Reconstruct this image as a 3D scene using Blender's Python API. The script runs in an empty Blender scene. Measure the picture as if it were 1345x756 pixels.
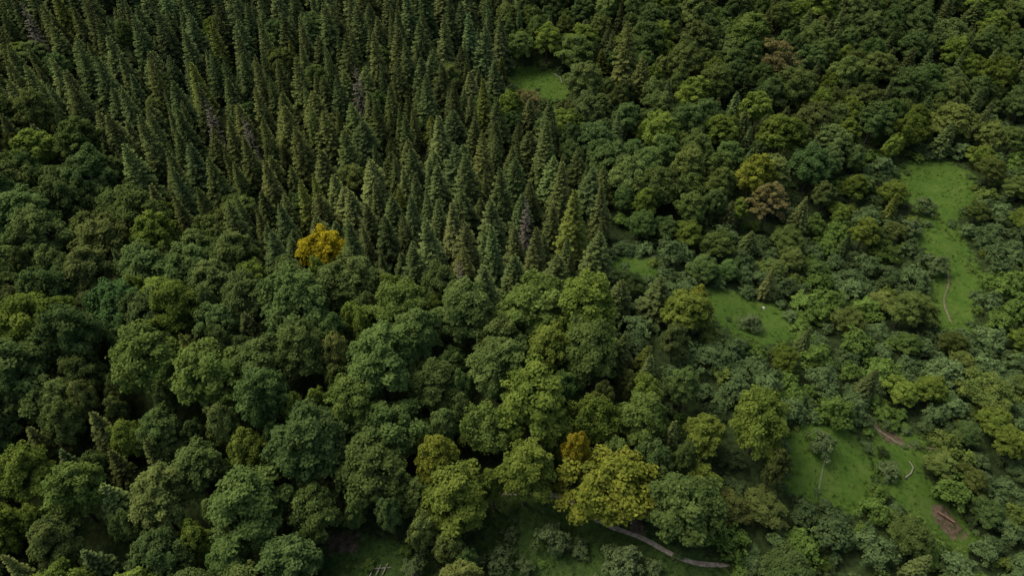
import bpy, bmesh, math, random
import numpy as np
from mathutils import Vector, Matrix, noise

random.seed(7)
R = np.random.RandomState(11)
scene = bpy.context.scene

# ------------------------------------------------------------------ camera / survey
H = 95.0
PITCH = math.radians(45)
FPX = 960.0
CX, CY = 672.5, 378.0
cp, sp = math.cos(PITCH), math.sin(PITCH)

def sstep(a, b, x):
    t = np.clip((x - a) / (b - a), 0, 1)
    return t * t * (3 - 2 * t)

def terr(x, y):
    x = np.asarray(x, float); y = np.asarray(y, float)
    z = 7.0 * np.exp(-((x + 25) / 75) ** 2 - ((y - 72) / 20) ** 2)
    z = z - 5.0 * sstep(25, 80, x) * (1 - 0.6 * sstep(110, 200, y))
    z = z + 0.10 * np.maximum(y - 130, 0) ** 1.0 * sstep(120, 200, y)
    z = z + 1.3 * np.sin(x * 0.061 + 1.3) * np.cos(y * 0.053 + .4) + 0.5 * np.sin(x * 0.17 + y * 0.11) + 0.25 * np.sin(x * .37 - y * .29 + 2)
    d = np.sqrt(x * x + y * y)
    z = z + 60 * sstep(450, 1500, d) * (0.6 + 0.4 * np.sin(np.arctan2(y, x) * 5))
    return z

def ground(u, v, lift=0.0):
    """surveyed point -> world position on the terrain (lift = height of the surveyed feature)"""
    a = (u - CX) / FPX; b = (v - CY) / FPX
    d = (a, cp - b * sp, -sp - b * cp)
    zt = 0.0
    for _ in range(25):
        t = (zt + lift - H) / d[2]
        x, y = d[0] * t, d[1] * t
        if y > 400: y = 400
        zt = 0.5 * zt + 0.5 * float(terr(x, y))
    return x, y, float(terr(x, y))

def poly(pts, lift=0.0):
    return np.array([ground(u, v, lift)[:2] for u, v in pts])

def inside(P, x, y):
    x = np.asarray(x, float); y = np.asarray(y, float)
    r = np.zeros(x.shape, bool)
    n = len(P)
    for i in range(n):
        x1, y1 = P[i]; x2, y2 = P[(i + 1) % n]
        if y1 == y2: continue
        c = ((y1 > y) != (y2 > y)) & (x < (x2 - x1) * (y - y1) / (y2 - y1) + x1)
        r ^= c
    return r

def segdist(P, x, y, closed=True):
    n = len(P); D = np.full(np.shape(x), 1e9)
    for i in range(n if closed else n - 1):
        ax, ay = P[i]; bx, by = P[(i + 1) % n]
        vx, vy = bx - ax, by - ay
        t = np.clip(((x - ax) * vx + (y - ay) * vy) / (vx * vx + vy * vy + 1e-9), 0, 1)
        D = np.minimum(D, np.hypot(x - ax - t * vx, y - ay - t * vy))
    return D

meadows = [poly(p) for p in [
    [(655,104),(672,93),(700,88),(738,95),(752,112),(742,130),(722,146),(705,128),(680,117)],
    [(1184,217),(1240,211),(1277,230),(1277,265),(1250,292),(1225,294),(1195,267),(1184,240)],
    [(1212,285),(1246,285),(1272,328),(1292,370),(1272,400),(1277,430),(1240,437),(1220,400),(1232,350),(1205,315)],
    [(922,378),(960,383),(1020,403),(1037,425),(1052,442),(1000,452),(965,442),(932,415)],
    [(798,335),(850,343),(864,362),(825,362)],
    [(1045,558),(1100,562),(1128,580),(1142,610),(1142,650),(1120,670),(1070,657),(1035,642),(1028,610)],
    [(1148,556),(1215,578),(1205,620),(1232,650),(1272,690),(1290,715),(1235,725),(1205,680),(1170,650),(1148,610)],
]]
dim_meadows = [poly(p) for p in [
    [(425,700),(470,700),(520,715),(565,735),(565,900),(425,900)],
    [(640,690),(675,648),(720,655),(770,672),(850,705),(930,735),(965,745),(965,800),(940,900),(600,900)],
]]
dirts = [poly(p) for p in [
    [(1225,662),(1245,668),(1268,700),(1250,705),(1230,685)],
    [(1195,718),(1235,722),(1245,742),(1205,742)],
    [(1148,556),(1170,565),(1190,582),(1165,580)],
    [(425,700),(468,700),(470,722),(432,722)],
    [(828,678),(845,678),(842,700),(830,698)],
]]
CON = poly([(-400,-200),(640,-200),(665,100),(780,230),(805,330),(790,400),(720,400),(620,378),(480,380),(400,355),(330,335),(240,290),(130,258),(100,180),(0,150),(-400,120)], 8)
BROAD = poly([(-500,120),(0,150),(100,180),(130,258),(240,290),(330,335),(400,355),(480,380),(620,378),(720,400),(790,400),(860,440),(900,480),(960,560),(960,640),(930,760),(900,1100),(-500,1100)], 9)
MIX = poly([(-400,560),(60,550),(240,530),(280,640),(240,1100),(-400,1100)], 8)
SHRUB = poly([(790,310),(900,300),(1000,290),(1180,190),(1700,120),(1800,1100),(900,1100),(930,760),(960,640),(960,560),(900,480),(800,400)], 3)

# ------------------------------------------------------------------ mesh helpers
class MB:
    def __init__(s): s.v = []; s.c = []; s.m = []; s.n = 0
    def quads(s, V, col, mat):
        n = len(V); s.v.append(V.reshape(-1, 3)); s.c.append(np.repeat(col, 4)); s.m.append(np.full(n, mat, np.int32)); s.n += n
    def tube(s, p0, p1, r0, r1, mat=1, k=6):
        p0 = np.array(p0, float); p1 = np.array(p1, float)
        d = p1 - p0; d /= np.linalg.norm(d) + 1e-9
        a = np.cross(d, [0.3, 0.9, 0.2]); a /= np.linalg.norm(a); b = np.cross(d, a)
        th = np.linspace(0, 2 * math.pi, k + 1)
        c0 = p0 + r0 * (np.cos(th)[:, None] * a + np.sin(th)[:, None] * b)
        c1 = p1 + r1 * (np.cos(th)[:, None] * a + np.sin(th)[:, None] * b)
        s.quads(np.stack([c0[:-1], c0[1:], c1[1:], c1[:-1]], 1), np.full(k, .5), mat)
    def mesh(s, name, mats):
        v = np.concatenate(s.v).astype(np.float32); n = s.n
        me = bpy.data.meshes.new(name)
        me.vertices.add(len(v)); me.vertices.foreach_set('co', v.ravel())
        me.loops.add(n * 4); me.loops.foreach_set('vertex_index', np.arange(n * 4, dtype=np.int32))
        me.polygons.add(n); me.polygons.foreach_set('loop_start', np.arange(n, dtype=np.int32) * 4)
        me.polygons.foreach_set('loop_total', np.full(n, 4, np.int32))
        for m in mats: me.materials.append(m)
        me.polygons.foreach_set('material_index', np.concatenate(s.m))
        at = me.attributes.new('leafv', 'FLOAT', 'POINT'); at.data.foreach_set('value', np.concatenate(s.c).astype(np.float32))
        me.update(calc_edges=True)
        return me

def norm(a): return a / (np.linalg.norm(a, axis=-1, keepdims=True) + 1e-9)

def leafquads(C, N, size, asp=0.7, rs=R):
    n = len(C)
    N = norm(N)
    T = norm(np.cross(N, norm(rs.normal(size=(n, 3)))))
    B = np.cross(N, T)
    s = (size * rs.uniform(.6, 1.35, n))[:, None]
    cup = N * s * 0.25
    return np.stack([C - T * s - cup, C + B * s * asp, C + T * s - cup, C - B * s * asp], 1)

# ------------------------------------------------------------------ materials
def nt(name):
    m = bpy.data.materials.new(name); m.use_nodes = True
    t = m.node_tree; t.nodes.clear()
    return m, t, t.nodes, t.links

def foliage(name, dark, light, tint=None, trans=0.2):
    m, t, N, L = nt(name)
    out = N.new('ShaderNodeOutputMaterial')
    at = N.new('ShaderNodeAttribute'); at.attribute_name = 'leafv'
    mix = N.new('ShaderNodeMix'); mix.data_type = 'RGBA'
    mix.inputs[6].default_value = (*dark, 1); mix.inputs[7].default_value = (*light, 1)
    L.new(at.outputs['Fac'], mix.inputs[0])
    mul = N.new('ShaderNodeMix'); mul.data_type = 'RGBA'; mul.blend_type = 'MULTIPLY'; mul.inputs[0].default_value = 1
    L.new(mix.outputs[2], mul.inputs[6])
    if tint is None:
        ti = N.new('ShaderNodeAttribute'); ti.attribute_type = 'INSTANCER'; ti.attribute_name = 'tint'
        L.new(ti.outputs['Color'], mul.inputs[7])
    else:
        mul.inputs[7].default_value = (*tint, 1)
    d = N.new('ShaderNodeBsdfDiffuse'); L.new(mul.outputs[2], d.inputs['Color'])
    if trans > 0:
        tr = N.new('ShaderNodeBsdfTranslucent'); L.new(mul.outputs[2], tr.inputs['Color'])
        ms = N.new('ShaderNodeMixShader'); ms.inputs[0].default_value = trans
        L.new(d.outputs[0], ms.inputs[1]); L.new(tr.outputs[0], ms.inputs[2]); L.new(ms.outputs[0], out.inputs[0])
    else: L.new(d.outputs[0], out.inputs[0])
    return m

def simple(name, c1, c2, scale=3, rough=.9, bump=.3):
    m, t, N, L = nt(name)
    out = N.new('ShaderNodeOutputMaterial'); d = N.new('ShaderNodeBsdfPrincipled'); d.inputs['Roughness'].default_value = rough
    g = N.new('ShaderNodeNewGeometry'); n = N.new('ShaderNodeTexNoise'); n.inputs['Scale'].default_value = scale; n.inputs['Detail'].default_value = 6
    L.new(g.outputs['Position'], n.inputs['Vector'])
    r = N.new('ShaderNodeValToRGB'); r.color_ramp.elements[0].position = .35; r.color_ramp.elements[1].position = .65
    r.color_ramp.elements[0].color = (*c1, 1); r.color_ramp.elements[1].color = (*c2, 1)
    L.new(n.outputs['Fac'], r.inputs[0]); L.new(r.outputs[0], d.inputs['Base Color'])
    b = N.new('ShaderNodeBump'); b.inputs['Strength'].default_value = bump; L.new(n.outputs['Fac'], b.inputs['Height']); L.new(b.outputs[0], d.inputs['Normal'])
    L.new(d.outputs[0], out.inputs[0])
    return m

bark = simple('bark', (.04, .033, .025), (.09, .075, .06), 6)
BD, BL = (.052, .086, .022), (.152, .205, .052)
CD, CL = (.042, .064, .021), (.145, .180, .052)
SD, SL = (.052, .082, .029), (.135, .182, .066)
mat_broad = foliage('broadleaf_foliage', BD, BL)
mat_con = foliage('spruce_needles', CD, CL, trans=0)
mat_shrub = foliage('willow_foliage', SD, SL, trans=0)
mat_grass = foliage('grass_blades', (.055, .105, .017), (.125, .20, .038), trans=0)

# ------------------------------------------------------------------ tree prototypes
def make_broad(seed, r=5.0, h=15.0, crown0=.30, nl=90, nleaf=120, leaf=.25, lobe=(.75, 1.5), flat=.55, sparse=1.0, irregular=.2, top=1.0):
    rs = np.random.RandomState(seed); mb = MB()
    zc = h * (crown0 + (1 - crown0) * .40); hz = h - zc
    lean = rs.uniform(-.4, .4, 2)
    pts = [np.array([0, 0, -0.8]), np.array([lean[0] * .3, lean[1] * .3, h * .3]), np.array([lean[0], lean[1], h * .6]), np.array([lean[0] * 1.3, lean[1] * 1.3, h * .88])]
    rad = [h * .022, h * .017, h * .010, h * .003]
    for i in range(3): mb.tube(pts[i], pts[i + 1], rad[i], rad[i + 1], k=7)
    ph = rs.uniform(0, 6.28, 4); am = rs.uniform(.3, 1, 4) * irregular
    lobes = []
    ga = 2.39996
    for i in range(nl):
        f = (i + .5) / nl
        cz = 1 - 1.35 * f
        th = i * ga + rs.uniform(-.6, .6)
        sr = math.sqrt(max(0, 1 - cz * cz)) ** top
        mod = 1 + am[0] * math.sin(2 * th + ph[0]) + am[1] * math.sin(3 * th + ph[1]) + am[2] * .6 * math.sin(5 * th + ph[2])
        rr = rs.uniform(.62, 1.04) ** .8 * mod
        p = np.array([r * .88 * sr * math.cos(th) * rr, r * .88 * sr * math.sin(th) * rr, zc + hz * .9 * cz * (rs.uniform(.75, 1.03)) * (mod ** .3)])
        if cz < 0: p[2] = zc + (zc - h * crown0) * cz * 1.2
        p[:2] += lean
        lobes.append((p, rs.uniform(0, 1) ** 1.6 * (lobe[1] - lobe[0]) + lobe[0]))
    for i in range(int(nl * .15)):
        d = norm(rs.normal(size=3)); p = np.array([d[0] * r * .5, d[1] * r * .5, zc + d[2] * hz * .5]); lobes.append((p, lobe[1]))
    c0 = np.array([lean[0] * .5, lean[1] * .5, h * .42])
    for j, (p, lr) in enumerate(lobes):
        out = norm(p - np.array([lean[0], lean[1], zc - hz * .45]))
        if j % 4 == 0:
            mid = c0 * .5 + p * .5 + np.array([0, 0, -.3]); s0 = c0 + np.array([0, 0, rs.uniform(-.08, .25) * h])
            mb.tube(s0, mid, .09 * h / 15, .05 * h / 15, k=4); mb.tube(mid, p, .05 * h / 15, .015, k=4)
        n = int(nleaf * (lr / np.mean(lobe)) ** 1.8 * sparse)
        D = norm(rs.normal(size=(n, 3)) + out * .8)
        rad_ = lr * rs.uniform(.3, 1.15, n) ** .6
        k = norm(rs.normal(size=(5, 3)))
        rad_ *= 1 + .6 * np.max(D @ k.T, 1) - .36
        V = D * rad_[:, None]
        ax = norm(out * .6 + np.array([0, 0, 1.0]) + rs.normal(size=3) * .25)
        V = V - ax * ((V @ ax) * (1 - flat))[:, None]
        V = V + out * ((V @ out) * .45)[:, None]
        Nn = norm(D * .45 + ax * .7 + out * .35 + rs.normal(size=(n, 3)) * .4)
        base = rs.uniform(.15, .65)
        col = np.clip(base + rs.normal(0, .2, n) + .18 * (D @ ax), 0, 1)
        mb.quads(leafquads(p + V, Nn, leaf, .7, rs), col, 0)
    return mb

def make_spruce(seed, r=2.6, h=13.0, nbr=250, low=.06, sparse=1.0, power=.92, wid=.85):
    rs = np.random.RandomState(seed); mb = MB()
    mb.tube((0, 0, -.8), (0, 0, h * .5), h * .014, h * .008, k=6); mb.tube((0, 0, h * .5), (0, 0, h * .985), h * .008, h * .001, k=5)
    ph = rs.uniform(0, 6.28, 3)
    P = []; Dd = []; Ln = []; W = []; C = []; Up = []
    for b in range(nbr):
        if rs.uniform() > sparse: continue
        q = (b + .5) / nbr
        t = 1 - (1 - q) ** .72
        z = h * (low + (0.98 - low) * t) + rs.uniform(-.12, .12)
        L0 = r * ((1 - t) ** power) * min(1, .6 + t * 3) + .14
        az = b * 2.39996 + rs.uniform(-.4, .4)
        L = L0 * rs.uniform(.78, 1.14) * (1 + .10 * math.sin(2 * az + ph[0] + t * 3) + .06 * math.sin(3 * az + ph[1]))
        el = math.radians(-24 + 52 * t ** 1.6 + rs.uniform(-7, 7))
        d = np.array([math.cos(az) * math.cos(el), math.sin(az) * math.cos(el), math.sin(el)])
        side = np.array([-math.sin(az), math.cos(az), 0])
        base = np.array([0, 0, z])
        tone = rs.uniform(.05, .40)
        ns = max(2, int(L / .45))
        for s in range(ns + 1):
            f = (s + .7) / (ns + 1)
            if L > 1.2 and f < .3: continue
            p = base + d * L * f + np.array([0, 0, .10 * L * f * f])
            tl = (.32 + .22 * L) * (1 - f * .5) * rs.uniform(.75, 1.25)
            for sg in (-1, 1):
                dd = d * rs.uniform(.55, .95) + side * sg * rs.uniform(.4, .8) + np.array([0, 0, rs.uniform(-.3, .05)])
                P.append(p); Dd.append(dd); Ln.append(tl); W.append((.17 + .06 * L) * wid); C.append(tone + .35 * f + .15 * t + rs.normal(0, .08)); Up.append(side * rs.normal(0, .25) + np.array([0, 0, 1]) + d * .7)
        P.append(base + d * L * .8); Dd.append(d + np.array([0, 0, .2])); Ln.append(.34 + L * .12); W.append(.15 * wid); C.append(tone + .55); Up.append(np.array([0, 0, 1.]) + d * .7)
    P = np.array(P); Dd = norm(np.array(Dd)); Ln = np.array(Ln)[:, None]; W = np.array(W)[:, None]; Up = norm(np.array(Up))
    S = norm(np.cross(Dd, Up))
    V = np.stack([P, P + Dd * Ln * .45 + S * W, P + Dd * Ln, P + Dd * Ln * .45 - S * W], 1)
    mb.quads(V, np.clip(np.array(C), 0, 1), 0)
    n = 16; zz = h * .94 + rs.uniform(0, .065 * h, n)
    Cc = np.stack([rs.normal(0, .05, n), rs.normal(0, .05, n), zz], 1)
    mb.quads(leafquads(Cc, rs.normal(size=(n, 3)) * [1, 1, .2], .16, .5, rs), np.full(n, .65), 0)
    return mb

def proto_coll(name, builders, mats):
    c = bpy.data.collections.new(name)
    for i, b in enumerate(builders):
        me = b.mesh('%s_%02d' % (name, i), mats)
        o = bpy.data.objects.new('%s_%02d' % (name, i), me); c.objects.link(o)
    return c

broads = [make_broad(1), make_broad(2, h=14, nl=82, irregular=.26), make_broad(3, h=16, nl=98, lobe=(.7, 1.3), flat=.45, top=1.25),
          make_broad(4, h=13.5, r=5.2, nl=85, flat=.65, irregular=.28), make_broad(5, r=4.6, h=16.5, nl=90, irregular=.2, top=1.35), make_broad(6, nl=110, nleaf=95, lobe=(.6, 1.25), irregular=.25),
          make_broad(7, nl=76, nleaf=140, lobe=(.8, 1.6), flat=.42, irregular=.3, top=1.15)]
spruces = [make_spruce(21), make_spruce(22, r=2.9), make_spruce(23, r=2.4, h=14), make_spruce(24, r=3.1, h=12.5, power=.8), make_spruce(25, r=2.7, sparse=.85), make_spruce(26, r=2.5, power=1.05, nbr=225)]
shrubs = [make_broad(41, r=2.6, h=4.6, crown0=.05, nl=40, nleaf=48, leaf=.19, lobe=(.4, .9), irregular=.3),
          make_broad(42, r=2.4, h=5.2, crown0=.08, nl=44, nleaf=42, leaf=.19, lobe=(.35, .8), irregular=.35, top=1.3),
          make_broad(43, r=2.8, h=4.0, crown0=.02, nl=48, nleaf=38, leaf=.18, lobe=(.35, .75), irregular=.35, sparse=.9),
          make_broad(44, r=2.3, h=4.8, crown0=.05, nl=36, nleaf=56, leaf=.20, lobe=(.45, .95), irregular=.25)]
def make_tuft(seed):
    rs = np.random.RandomState(seed); mb = MB(); n = 26
    a = rs.uniform(0, 6.28, n); rr = rs.uniform(0, .35, n)
    P = np.stack([rr * np.cos(a), rr * np.sin(a), np.full(n, -.03)], 1)
    D = norm(rs.normal(size=(n, 3)) * .35 + np.array([0, 0, 1])); L = rs.uniform(.15, .4, n)[:, None]
    S = norm(np.cross(D, rs.normal(size=(n, 3)))); W = .035
    mb.quads(np.stack([P - S * W, P + S * W, P + D * L + S * W * .3, P + D * L - S * W * .2], 1), rs.uniform(0, 1, n), 0)
    return mb
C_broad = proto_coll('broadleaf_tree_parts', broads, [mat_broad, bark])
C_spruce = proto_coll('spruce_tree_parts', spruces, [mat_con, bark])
C_shrub = proto_coll('shrub_parts', shrubs, [mat_shrub, bark])
C_tuft = proto_coll('grass_tuft_parts', [make_tuft(i) for i in (61, 62, 63)], [mat_grass])

def instancer(name, coll, items):
    me = bpy.data.meshes.new(name)
    n = len(items)
    me.vertices.add(n)
    me.vertices.foreach_set('co', np.array([i[0:3] for i in items], np.float32).ravel())
    a = me.attributes.new('rot', 'FLOAT_VECTOR', 'POINT'); a.data.foreach_set('vector', np.array([i[3:6] for i in items], np.float32).ravel())
    a = me.attributes.new('scl', 'FLOAT_VECTOR', 'POINT'); a.data.foreach_set('vector', np.array([(i[6], i[6], i[7]) for i in items], np.float32).ravel())
    a = me.attributes.new('tint', 'FLOAT_VECTOR', 'POINT'); a.data.foreach_set('vector', np.array([i[9] for i in items], np.float32).ravel())
    a = me.attributes.new('idx', 'INT', 'POINT'); a.data.foreach_set('value', np.array([i[8] for i in items], np.int32))
    o = bpy.data.objects.new(name, me); scene.collection.objects.link(o)
    g = bpy.data.node_groups.new(name + '_scatter', 'GeometryNodeTree')
    g.interface.new_socket('Geometry', in_out='INPUT', socket_type='NodeSocketGeometry')
    g.interface.new_socket('Geometry', in_out='OUTPUT', socket_type='NodeSocketGeometry')
    N, L = g.nodes, g.links
    gi = N.new('NodeGroupInput'); go = N.new('NodeGroupOutput')
    ci = N.new('GeometryNodeCollectionInfo'); ci.inputs['Collection'].default_value = coll
    ci.inputs['Separate Children'].default_value = True; ci.inputs['Reset Children'].default_value = True
    ip = N.new('GeometryNodeInstanceOnPoints'); ip.inputs['Pick Instance'].default_value = True
    L.new(gi.outputs[0], ip.inputs['Points']); L.new(ci.outputs[0], ip.inputs['Instance'])
    for nm, ty, sock in (('rot', 'FLOAT_VECTOR', 'Rotation'), ('scl', 'FLOAT_VECTOR', 'Scale'), ('idx', 'INT', 'Instance Index')):
        na = N.new('GeometryNodeInputNamedAttribute'); na.data_type = ty; na.inputs['Name'].default_value = nm
        L.new(na.outputs['Attribute'], ip.inputs[sock])
    L.new(ip.outputs[0], go.inputs[0])
    md = o.modifiers.new('scatter', 'NODES'); md.node_group = g
    return o

# ------------------------------------------------------------------ placement
cell = 6.0; gridh = {}
def fits(x, y, r, k=.82):
    ci, cj = int(x // cell), int(y // cell)
    for i in range(ci - 2, ci + 3):
        for j in range(cj - 2, cj + 3):
            for (a, b, q) in gridh.get((i, j), ()):
                if (a - x) ** 2 + (b - y) ** 2 < ((q + r) * k) ** 2: return False
    return True
def put(x, y, r): gridh.setdefault((int(x // cell), int(y // cell)), []).append((x, y, r))

ALLM = meadows + dim_meadows
def pin(P, x, y):
    r = False; n = len(P); j = n - 1
    for i in range(n):
        x1, y1 = P[i]; x2, y2 = P[j]
        if (y1 > y) != (y2 > y) and x < (x2 - x1) * (y - y1) / (y2 - y1) + x1: r = not r
        j = i
    return r
bbs = [(P[:, 0].min(), P[:, 0].max(), P[:, 1].min(), P[:, 1].max()) for P in ALLM]
def clear_ok(x, y, h, r, z):
    d = math.hypot(x, y); ux, uy = x / d, y / d
    sh = h * .85 * d / max(H - z - h, 20)
    for q, P in enumerate(ALLM):
        b = bbs[q]
        if x < b[0] - 14 or x > b[1] + 14 or y < b[2] - 40 or y > b[3] + 14: continue
        w = r * random.uniform(.25, .75)
        for t in (0, .35, .7, 1):
            for off in (-1, 1):
                if pin(P, x + ux * sh * t - uy * w * off, y + uy * sh * t + ux * w * off): return False
    return True

B, S, W = [], [], []
def tilt(a=.05): return random.gauss(0, a * .5), random.gauss(0, a * .5), random.uniform(0, 6.28)
def nz(x, y, s, o=0): return noise.noise(Vector((x / s + o, y / s - o, o * .7)))

def btint(x, y):
    k = nz(x, y, 30, 3.1); v = random.gauss(1, .15) * (1 + .22 * nz(x, y, 18, 9))
    u = random.random()
    if u < .16: c = (1.30, 1.27, .82)
    elif u < .28: c = (.80, .87, .95)
    else: c = (1.0 + .18 * k + random.gauss(0, .08), 1.0 + .08 * k, 1.0 - .15 * k)
    return tuple(max(.3, v * q) for q in c)
def ctint(x, y):
    v = random.gauss(1, .20) * (1 + .25 * nz(x, y, 14, 2)); k = nz(x, y, 40, 5)
    c = (1 + .12 * k + random.gauss(0, .06), 1 + .05 * k, 1 - .1 * k)
    u = random.random()
    if u < .06: c = (1.3, 1.22, .8)
    elif u < .18: c = (.82, .92, 1.0)
    return tuple(max(.35, v * q) for q in c)
def stint(x, y):
    k = nz(x, y, 22, 7); v = random.gauss(1, .15) * (1 + .25 * nz(x, y, 12, 2))
    u = random.random()
    if k > .08 and u < .5: c = (1.05, 1.2, .65)
    elif u < .10: c = (1.25, 1.22, .7)
    else: c = (.90, .98, .92)
    return tuple(max(.3, v * q) for q in c)

def special(name, builder, u, v, rad, hh, protor, protoh, mats, frac=.72):
    x, y, z = ground(u, v, hh * frac)
    me = builder.mesh(name, mats) if isinstance(builder, MB) else builder
    o = bpy.data.objects.new(name, me); scene.collection.objects.link(o)
    for i, m in enumerate(mats):
        o.material_slots[i].link = 'OBJECT'; o.material_slots[i].material = m
    o.location = (x, y, z); o.scale = (rad / protor, rad / protor, hh / protoh); o.rotation_euler = tilt()
    put(x, y, rad)
    return o
W1 = (1, 1, 1)
f_yel = foliage('golden_leaves', (.22, .19, .012), (.52, .43, .025), W1)
f_yg = foliage('yellow_green_leaves', (.10, .135, .018), (.29, .31, .042), W1)
f_yg2 = foliage('turning_leaves', (.08, .12, .018), (.215, .265, .045), W1)
f_or = foliage('amber_leaves', (.15, .13, .014), (.36, .30, .025), W1)
f_br = foliage('browned_leaves', (.12, .11, .035), (.24, .21, .075), W1)
f_gy = foliage('dead_needles', (.10, .088, .062), (.20, .175, .13), W1, 0)
f_lg = foliage('bright_green_leaves', (.065, .11, .02), (.185, .255, .055), W1)
f_yc = foliage('yellowish_needles', (.065, .08, .02), (.17, .19, .05), W1, 0)
pm = {i: C_broad.objects[i].data for i in range(7)}
def bt(name, i, u, v, rad, hh, fm):
    return special(name, pm[i], u, v, rad, hh, 5.0, 15.0, [fm, bark])
bt('golden_beech_tree', 1, 424, 322, 4.3, 13, f_yel)
bt('yellow_beech_tree', 3, 803, 630, 5.4, 13, f_yg)
bt('amber_beech_tree', 4, 757, 592, 1.9, 12, f_or)
bt('yellow_beech_tree', 0, 600, 645, 4.4, 13, f_yg2)
bt('amber_beech_tree', 6, 578, 598, 2.6, 13, f_yg)
bt('yellow_beech_tree', 2, 690, 612, 3.8, 14, f_yg2)
bt('yellow_beech_tree', 5, 926, 566, 2.9, 9, f_yg2)
bt('yellow_beech_tree', 5, 903, 404, 3.6, 9, f_yg2)
bt('amber_beech_tree', 6, 917, 388, 1.8, 8, f_yg)
bt('yellow_beech_tree', 4, 990, 228, 4.0, 12, f_yg)
bt('yellow_beech_tree', 2, 1138, 300, 2.8, 8, f_yg2)
bt('yellow_beech_tree', 0, 1332, 578, 2.2, 7, f_yg2)
bt('bright_green_beech_tree', 1, 700, 392, 5.6, 14, f_lg)
bt('bright_green_beech_tree', 3, 640, 552, 3.4, 12, f_lg)
bt('bright_green_beech_tree', 5, 268, 482, 4.8, 14, f_lg)
bt('bright_green_beech_tree', 0, 524, 402, 4.2, 13, f_lg)
bt('bright_green_beech_tree', 2, 985, 40, 5.2, 13, f_lg)
bt('yellow_beech_tree', 6, 722, 455, 3.5, 13, f_yg2)
bt('yellow_beech_tree', 1, 322, 580, 2.6, 11, f_yg2)
bt('bright_green_beech_tree', 4, 90, 640, 3.6, 12, f_lg)
bt('yellow_beech_tree', 3, 925, 625, 2.4, 8, f_yg2)
bt('bright_green_beech_tree', 6, 455, 520, 3.4, 12, f_lg)
bt('bright_green_beech_tree', 2, 840, 545, 3.6, 12, f_lg)
bt('bright_green_beech_tree', 0, 185, 465, 4.6, 14, f_lg)
half = make_broad(77, nl=70, nleaf=80, lobe=(.4, .9), sparse=.6, irregular=.35)
special('withering_beech_tree', half, 1012, 260, 4.2, 12, 5, 15, [f_br, bark])
half2 = make_broad(78, nl=60, nleaf=80, lobe=(.4, .9), sparse=.5, irregular=.35)
hm = half2.mesh('bare_beech_tree', [f_gy, bark])
special('bare_beech_tree', hm, 1022, 68, 4.8, 13, 5, 15, [f_br, bark])
special('bare_beech_tree', hm, 694, 128, 3.6, 8, 5, 15, [f_br, bark])
deadp = make_spruce(31, r=2.2, h=13, nbr=150, sparse=.7, wid=.5).mesh('dead_spruce', [f_gy, bark])
for (u, v, rr, hh) in [(470,108,2.4,15),(276,152,2.2,14),(690,282,1.9,14),(600,362,1.9,11),(323,172,2.0,14),(34,24,2.6,14)]:
    special('dead_spruce_tree', deadp, u, v, rr, hh, 2.2, 13, [f_gy, bark])
sp_m = [o.data for o in C_spruce.objects]
for (u, v, rr, hh) in [(633,198,3.3,15),(825,55,4.2,18),(843,92,3.4,14),(607,345,2.8,12),(200,95,2.8,14)]:
    special('yellowish_spruce_tree', sp_m[3], u, v, rr, hh, 3.1, 12.5, [f_yc, bark])
lone = foliage('lone_bush_leaves', SD, SL, W1, 0)
for (u, v, rr, hh) in [(1081,580,2.0,3.4),(1170,618,1.6,2.5),(985,425,2.0,2.8),(1232,350,2.4,4),(1210,270,2.4,4),(725,702,2.2,4),(668,700,1.2,1.8),(760,722,1.4,2),(820,735,2.6,4),(650,735,2.2,3.5),(860,745,1.3,2),(690,745,1.2,2),(540,745,1.6,2.5),(1195,300,2.4,4),(712,135,1.6,2.6),(672,116,1.4,2.2)]:
    special('willow_bush', C_shrub.objects[random.randrange(4)].data, u, v, rr, hh, 2.6, 4.6, [lone, bark], .5)

def sample():
    while True:
        y = random.uniform(8, 270)
        hw = .72 * (y * cp + H * sp) * 1.12 + 12
        x = random.uniform(-200, 225)
        if abs(x) < hw: return x, y

def region(x, y):
    x += 7 * nz(x, y, 9, 1.7) + random.gauss(0, 3.5); y += 7 * nz(x, y, 9, 6.1) + random.gauss(0, 3.5)
    if pin(CON, x, y): return 'C'
    if pin(MIX, x, y): return 'M'
    if pin(BROAD, x, y): return 'B'
    if pin(SHRUB, x, y): return 'S'
    return 'R'

def add(kind, x, y, r, h, k=.82):
    z = float(terr(x, y))
    if not fits(x, y, r, k) or not clear_ok(x, y, h, r, z): return False
    put(x, y, r)
    rx, ry, rz = tilt()
    if kind == 'b': B.append((x, y, z, rx, ry, rz, r / 5, h / 15, random.randrange(7), btint(x, y)))
    elif kind == 'c': S.append((x, y, z, rx, ry, rz, r / 2.6, h / 13, random.randrange(6), ctint(x, y)))
    else: W.append((x, y, z, rx, ry, rz, r / 2.6, h / 4.6, random.randrange(4), stint(x, y)))
    return True

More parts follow.
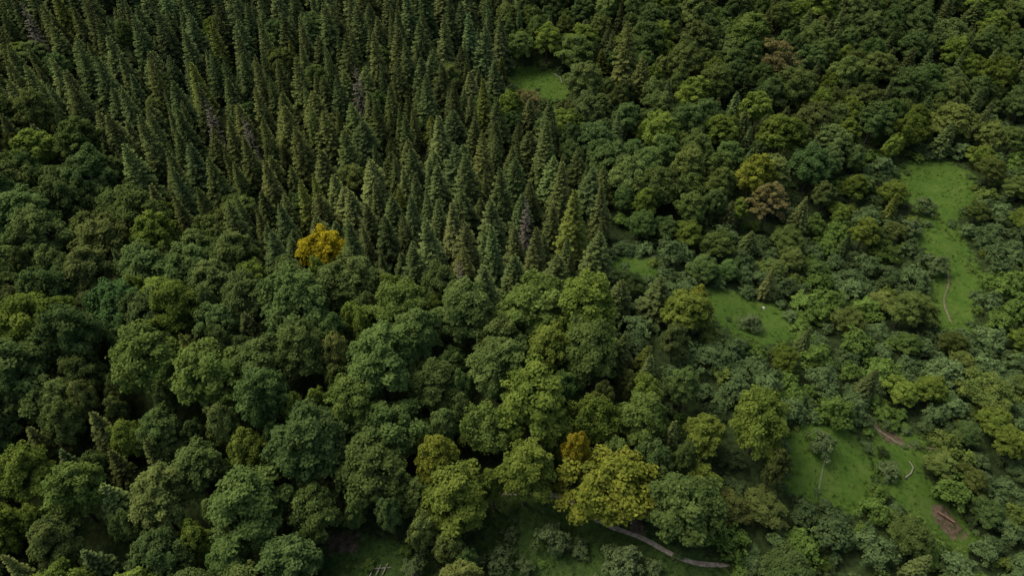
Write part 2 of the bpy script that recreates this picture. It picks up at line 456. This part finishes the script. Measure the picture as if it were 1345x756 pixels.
U = random.uniform
NT = 52000
for it in range(NT):
    x, y = sample(); g = region(x, y); q = random.random(); stage = it / NT
    big = stage < .35
    if g == 'C':
        if q < .12 and big: add('b', x, y, U(2.2, 3.8), U(6, 10))
        else:
            r = U(2.7, 3.7) if stage < .22 else U(1.6, 2.7)
            add('c', x, y, r, 4.2 + 2.9 * r + U(-3.0, 2.0), .82)
    elif g == 'B':
        if q < .05: add('c', x, y, U(2.0, 2.8), U(9, 12))
        else:
            r = U(3.5, 5.4) if stage < .13 else (U(2.5, 3.9) if big else U(1.5, 2.6))
            add('b', x, y, r, 6.5 + r * 1.5 + U(-1.5, 2), .75)
    elif g == 'M':
        if q < .38: add('c', x, y, U(2.0, 2.9), U(8, 11), .8)
        else:
            r = U(2.6, 3.9) if big else U(1.6, 2.8); add('b', x, y, r, 6 + r * 1.4 + U(-1, 1), .76)
    elif g == 'R':
        if q < .25: add('c', x, y, U(1.9, 2.9), U(7.5, 11))
        else:
            r = U(2.8, 4.6) if stage < .15 else U(1.7, 3.2); add('b', x, y, r, 4.5 + r * 1.5 + U(-1, 1), .76)
    else:
        if q < .05 and big: add('c', x, y, U(1.5, 2.2), U(5, 8))
        elif q < .34 and big: r = U(2.0, 3.5); add('b', x, y, r, r * 2.1)
        else:
            r = U(1.7, 3.0) if big else U(1.0, 2.0); add('s', x, y, r, r * U(1.2, 1.9), .76)
UG = []
for it in range(3600):
    x, y = sample(); g = region(x, y)
    if g in 'SR' or random.random() < .3:
        r = U(.8, 1.6); h = r * 1.3; z = float(terr(x, y))
        if clear_ok(x, y, h * .6, r, z):
            t = stint(x, y)
            UG.append((x, y, z - .1, 0, 0, U(0, 6.28), r / 2.6, h / 4.6, random.randrange(4), tuple(.9 * c for c in t)))
G = []
for P, dim in [(p, 0) for p in meadows] + [(p, 1) for p in dim_meadows]:
    x0, x1, y0, y1 = P[:, 0].min(), P[:, 0].max(), P[:, 1].min(), P[:, 1].max()
    y0 = max(y0, 20)
    for _ in range(int((x1 - x0) * (y1 - y0) * 2.6)):
        x, y = U(x0 - 1.5, x1 + 1.5), U(y0 - 6, y1 + 1.5)
        if nz(x, y, 3.5, 4) < -.15: continue
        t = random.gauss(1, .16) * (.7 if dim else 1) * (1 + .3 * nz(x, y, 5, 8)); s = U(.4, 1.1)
        G.append((x, y, float(terr(x, y)), 0, 0, U(0, 6.28), s, s * U(.4, 1.0), random.randrange(3), (t * 1.05, t, t)))
    # small seedlings, denser towards the margins of each clearing
    for _ in range(int((x1 - x0) * (y1 - y0) * (.05 if dim else .09))):
        x, y = U(x0 - 1, x1 + 1), U(y0 - 2, y1 + 1); r = U(.3, 1.0)
        dd = float(segdist(P, np.array([x]), np.array([y]))[0])
        if not dim and dd > 1.6 and random.random() > .07: continue
        UG.append((x, y, float(terr(x, y)) - .05, 0, 0, U(0, 6.28), r / 2.6, r / 4.2, random.randrange(4), stint(x, y)))
print('counts', len(B), len(S), len(W), len(UG), len(G))
instancer('broadleaf_forest', C_broad, B)
instancer('spruce_forest', C_spruce, S)
instancer('willow_thicket', C_shrub, W)
instancer('undergrowth', C_shrub, UG)
instancer('meadow_grass', C_tuft, G)

# ------------------------------------------------------------------ terrain
def axis(lo, hi, st, far):
    c = list(np.arange(lo, hi + .01, st)); a = []; s = st; p = lo
    while p > -far: s *= 1.25; p -= s; a.append(p)
    b = []; s = st; p = c[-1]
    while p < far: s *= 1.25; p += s; b.append(p)
    return np.array(a[::-1] + c + b)
xs = axis(-130, 170, .7, 4000); ys = axis(10, 260, .7, 4000)
X, Y = np.meshgrid(xs, ys)
Z = terr(X, Y)
def mask(Ps, soft):
    M = np.zeros(X.shape)
    for P in Ps:
        sel = (X > P[:, 0].min() - 5) & (X < P[:, 0].max() + 5) & (Y > P[:, 1].min() - 9) & (Y < P[:, 1].max() + 5)
        xx, yy = X[sel], Y[sel]
        d = segdist(P, xx, yy); d = np.where(inside(P, xx, yy), d, -d)
        M[sel] = np.maximum(M[sel], sstep(-soft, soft * .6, d))
    return M
MM = mask(meadows, 2.5); DM = mask(dim_meadows, 2.5); DT = mask(dirts, 1.2)
ny, nx = X.shape
v = np.stack([X, Y, Z], -1).reshape(-1, 3).astype(np.float32)
ii = np.arange((ny - 1) * (nx - 1)); r_ = ii // (nx - 1); c_ = ii % (nx - 1); a = r_ * nx + c_
f = np.stack([a, a + 1, a + nx + 1, a + nx], 1).astype(np.int32)
me = bpy.data.meshes.new('forest_ground')
me.vertices.add(len(v)); me.vertices.foreach_set('co', v.ravel())
me.loops.add(f.size); me.loops.foreach_set('vertex_index', f.ravel())
me.polygons.add(len(f)); me.polygons.foreach_set('loop_start', np.arange(len(f), dtype=np.int32) * 4); me.polygons.foreach_set('loop_total', np.full(len(f), 4, np.int32))
for nm, arr in (('meadow', MM), ('dimmeadow', DM), ('dirt', DT)):
    at = me.attributes.new(nm, 'FLOAT', 'POINT'); at.data.foreach_set('value', arr.ravel().astype(np.float32))
me.update(calc_edges=True)
me.polygons.foreach_set('use_smooth', np.ones(len(f), bool))
ter = bpy.data.objects.new('forest_ground', me); scene.collection.objects.link(ter)
m, t, N, L = nt('ground_soil_and_grass')
out = N.new('ShaderNodeOutputMaterial'); d = N.new('ShaderNodeBsdfPrincipled'); d.inputs['Roughness'].default_value = .95; d.inputs['Specular IOR Level'].default_value = .05
geo = N.new('ShaderNodeNewGeometry')
def tex(s, det=6):
    n = N.new('ShaderNodeTexNoise'); n.inputs['Scale'].default_value = s; n.inputs['Detail'].default_value = det; n.inputs['Roughness'].default_value = .6
    L.new(geo.outputs['Position'], n.inputs['Vector']); return n.outputs['Fac']
def ramp(fac, *st):
    r = N.new('ShaderNodeValToRGB'); cr = r.color_ramp
    cr.elements[0].position, cr.elements[0].color = st[0][0], (*st[0][1], 1)
    cr.elements[1].position, cr.elements[1].color = st[-1][0], (*st[-1][1], 1)
    for s in st[1:-1]: e = cr.elements.new(s[0]); e.color = (*s[1], 1)
    L.new(fac, r.inputs[0]); return r.outputs[0]
def mixc(fac, a, b):
    x = N.new('ShaderNodeMix'); x.data_type = 'RGBA'; L.new(fac, x.inputs[0]); L.new(a, x.inputs[6]); L.new(b, x.inputs[7]); return x.outputs[2]
def math_(op, a, b):
    x = N.new('ShaderNodeMath'); x.operation = op; x.use_clamp = op == 'ADD'
    for i, q in enumerate((a, b)):
        if isinstance(q, (int, float)): x.inputs[i].default_value = q
        else: L.new(q, x.inputs[i])
    return x.outputs[0]
def attr(n):
    x = N.new('ShaderNodeAttribute'); x.attribute_name = n; return x.outputs['Fac']
n1, n2, n3 = tex(.25), tex(1.3), tex(6)
soil = ramp(n2, (.35, (.022, .030, .012)), (.5, (.036, .055, .018)), (.68, (.055, .085, .025)))
gr = mixc(n3, ramp(n1, (.35, (.050, .105, .015)), (.5, (.070, .135, .020)), (.66, (.115, .160, .034))), ramp(n2, (.3, (.042, .085, .014)), (.5, (.075, .14, .022)), (.7, (.125, .18, .036))))
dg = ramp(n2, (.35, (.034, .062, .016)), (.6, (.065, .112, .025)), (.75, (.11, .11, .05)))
dr = ramp(n2, (.35, (.06, .05, .03)), (.65, (.18, .13, .085)))
def brk(a, k=1.8):
    s = math_('SUBTRACT', n2, .5); s = math_('MULTIPLY', s, k); q = math_('ADD', a, s)
    r = N.new('ShaderNodeMapRange'); r.inputs[1].default_value = .36; r.inputs[2].default_value = .66; L.new(q, r.inputs[0]); return r.outputs[0]
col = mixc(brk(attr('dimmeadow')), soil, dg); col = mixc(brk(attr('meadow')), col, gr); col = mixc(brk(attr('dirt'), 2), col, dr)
L.new(col, d.inputs['Base Color'])
bp = N.new('ShaderNodeBump'); bp.inputs['Strength'].default_value = .6; bp.inputs['Distance'].default_value = .35; L.new(n3, bp.inputs['Height']); L.new(bp.outputs[0], d.inputs['Normal'])
L.new(d.outputs[0], out.inputs[0]); me.materials.append(m)

# ------------------------------------------------------------------ paths
def path(name, pts, w, mat):
    P = [ground(u, v)[:2] for u, v in pts]
    Q = []
    for i in range(len(P) - 1):
        p0 = P[max(i - 1, 0)]; p1 = P[i]; p2 = P[i + 1]; p3 = P[min(i + 2, len(P) - 1)]
        n = max(2, int(math.hypot(p2[0] - p1[0], p2[1] - p1[1]) / .4))
        for k in range(n):
            s = k / n
            Q.append(tuple(.5 * (2 * p1[c] + (p2[c] - p0[c]) * s + (2 * p0[c] - 5 * p1[c] + 4 * p2[c] - p3[c]) * s * s + (3 * p1[c] - p0[c] - 3 * p2[c] + p3[c]) * s ** 3) for c in (0, 1)))
    Q.append(P[-1]); vs = []; fs = []
    for i, q in enumerate(Q):
        a = Q[max(i - 1, 0)]; b = Q[min(i + 1, len(Q) - 1)]; dx, dy = b[0] - a[0], b[1] - a[1]; l = math.hypot(dx, dy) + 1e-9
        nx_, ny_ = -dy / l, dx / l
        ww = w * (1 + .35 * nz(q[0], q[1], 1.5, 1)) * min(1, .3 + .2 * min(i, len(Q) - 1 - i))
        for k in (-1, -.5, 0, .5, 1):
            x, y = q[0] + nx_ * ww * k * (1 + .2 * nz(q[0], q[1], .6, k + 3)), q[1] + ny_ * ww * k
            vs.append((x, y, float(terr(x, y)) + .09 - .05 * abs(k)))
    for i in range(len(Q) - 1):
        for k in range(4): a = i * 5 + k; fs.append((a, a + 1, a + 6, a + 5))
    me = bpy.data.meshes.new(name); me.from_pydata(vs, [], fs); me.materials.append(mat)
    o = bpy.data.objects.new(name, me); scene.collection.objects.link(o); return Q
mdirt = simple('path_dirt', (.22, .18, .12), (.44, .37, .27), 2.5)
mfaint = simple('faint_track_dirt', (.10, .10, .045), (.22, .18, .11), 2.5)
Q1 = path('dirt_path', [(640,648),(668,646),(705,650),(735,652),(765,670),(800,690),(845,707),(880,726),(915,739),(958,742)], .32, mdirt)
path('dirt_path', [(1145,558),(1165,572),(1185,583),(1215,588),(1250,590)], .24, mfaint)
path('worn_grass_track', [(1075,575),(1082,600),(1078,630),(1072,655)], .14, simple('worn_grass', (.09, .13, .04), (.15, .19, .07), 2.5))
path('dirt_path', [(1243,345),(1246,372),(1240,395),(1250,425)], .16, mfaint)
path('dirt_path', [(540,735),(548,756),(556,790)], .3, mdirt)

def joined(name, b, mats): 
    o = bpy.data.objects.new(name, b.mesh(name, mats)); scene.collection.objects.link(o); return o
wood = simple('weathered_wood', (.16, .09, .05), (.30, .19, .12), 5)
pale = simple('pale_wood', (.22, .20, .15), (.38, .34, .28), 5)
fb = MB(); pts = []
for q in Q1[0:int(len(Q1) * .62):4]:
    x, y = q[0] + .5, q[1] + .9; z = float(terr(x, y)); pts.append((x, y, z))
for p in pts: fb.tube((p[0], p[1], p[2] - .2), (p[0], p[1], p[2] + 1.15), .07, .06, 0, 6)
for a, b in zip(pts[:-1], pts[1:]):
    for hh in (.5, 1.0): fb.tube((a[0], a[1], a[2] + hh), (b[0], b[1], b[2] + hh + .03), .055, .05, 0, 6)
joined('wooden_rail_fence', fb, [wood])
def log(pts, r, mat):
    b = MB(); P = []
    for u, v in pts:
        x, y, z = ground(u, v); P.append((x, y, z + r + .08))
    for i in range(len(P) - 1): b.tube(P[i], P[i + 1], r * (1 - .18 * i), r * (1 - .18 * (i + 1)), 0, 8)
    joined('fallen_log', b, [mat])
log([(1188,628),(1196,622),(1199,614),(1194,606)], .10, pale)
log([(728,98),(736,103),(738,110)], .12, pale)
log([(1230,672),(1252,686)], .18, wood)
b = MB()
for k in range(3):
    x, y, z = ground(489 + k * 9, 750 - k); b.tube((x - .2 - .1 * k, y - .7, z + .25), (x + .2, y + .6 + .1 * k, z + .28), .08, .06, 0, 6)
x, y, z = ground(484, 747); x2, y2, z2 = ground(513, 745)
b.tube((x, y, z + .1), (x2, y2, z2 + .1), .08, .07, 0, 6)
joined('log_pile', b, [pale])
bm = bmesh.new(); bmesh.ops.create_icosphere(bm, subdivisions=3, radius=.27)
for vv in bm.verts: vv.co *= 1 + .35 * noise.noise(vv.co * 4.3); vv.co.z *= .75
me = bpy.data.meshes.new('pale_boulder'); bm.to_mesh(me); bm.free(); me.materials.append(simple('limestone', (.45, .45, .42), (.6, .6, .55), 4))
o = bpy.data.objects.new('pale_boulder', me); x, y, z = ground(1003, 405); o.location = (x, y, z + .15); scene.collection.objects.link(o)

# ------------------------------------------------------------------ light
w = bpy.data.worlds.new('World'); scene.world = w; w.use_nodes = True
N = w.node_tree.nodes; L = w.node_tree.links; N.clear()
sk = N.new('ShaderNodeTexSky'); sk.sky_type = 'NISHITA'; sk.sun_disc = False
EL, AZ = math.radians(58), math.radians(-65)
sk.sun_elevation = EL; sk.sun_rotation = AZ; sk.air_density = 1; sk.dust_density = 5; sk.ozone_density = .4
bg = N.new('ShaderNodeBackground'); bg.inputs[1].default_value = .14
wo = N.new('ShaderNodeOutputWorld'); L.new(sk.outputs[0], bg.inputs[0]); L.new(bg.outputs[0], wo.inputs[0])
sl = bpy.data.lights.new('sun', 'SUN'); sl.energy = 1.5; sl.angle = math.radians(26); sl.color = (1, .95, .86)
so = bpy.data.objects.new('sun', sl); scene.collection.objects.link(so)
dv = Vector((math.sin(AZ) * math.cos(EL), math.cos(AZ) * math.cos(EL), math.sin(EL)))
so.rotation_euler = dv.to_track_quat('Z', 'Y').to_euler()
scene.view_settings.view_transform = 'Standard'; scene.view_settings.look = 'None'; scene.view_settings.exposure = 0

cam = bpy.data.cameras.new('camera'); co = bpy.data.objects.new('camera', cam); scene.collection.objects.link(co)
co.location = (0, 0, H); co.rotation_euler = (math.radians(90) - PITCH, 0, 0)
cam.sensor_width = 36; cam.lens = 36 * FPX / 1345; cam.clip_end = 9000; cam.clip_start = .5
scene.camera = co
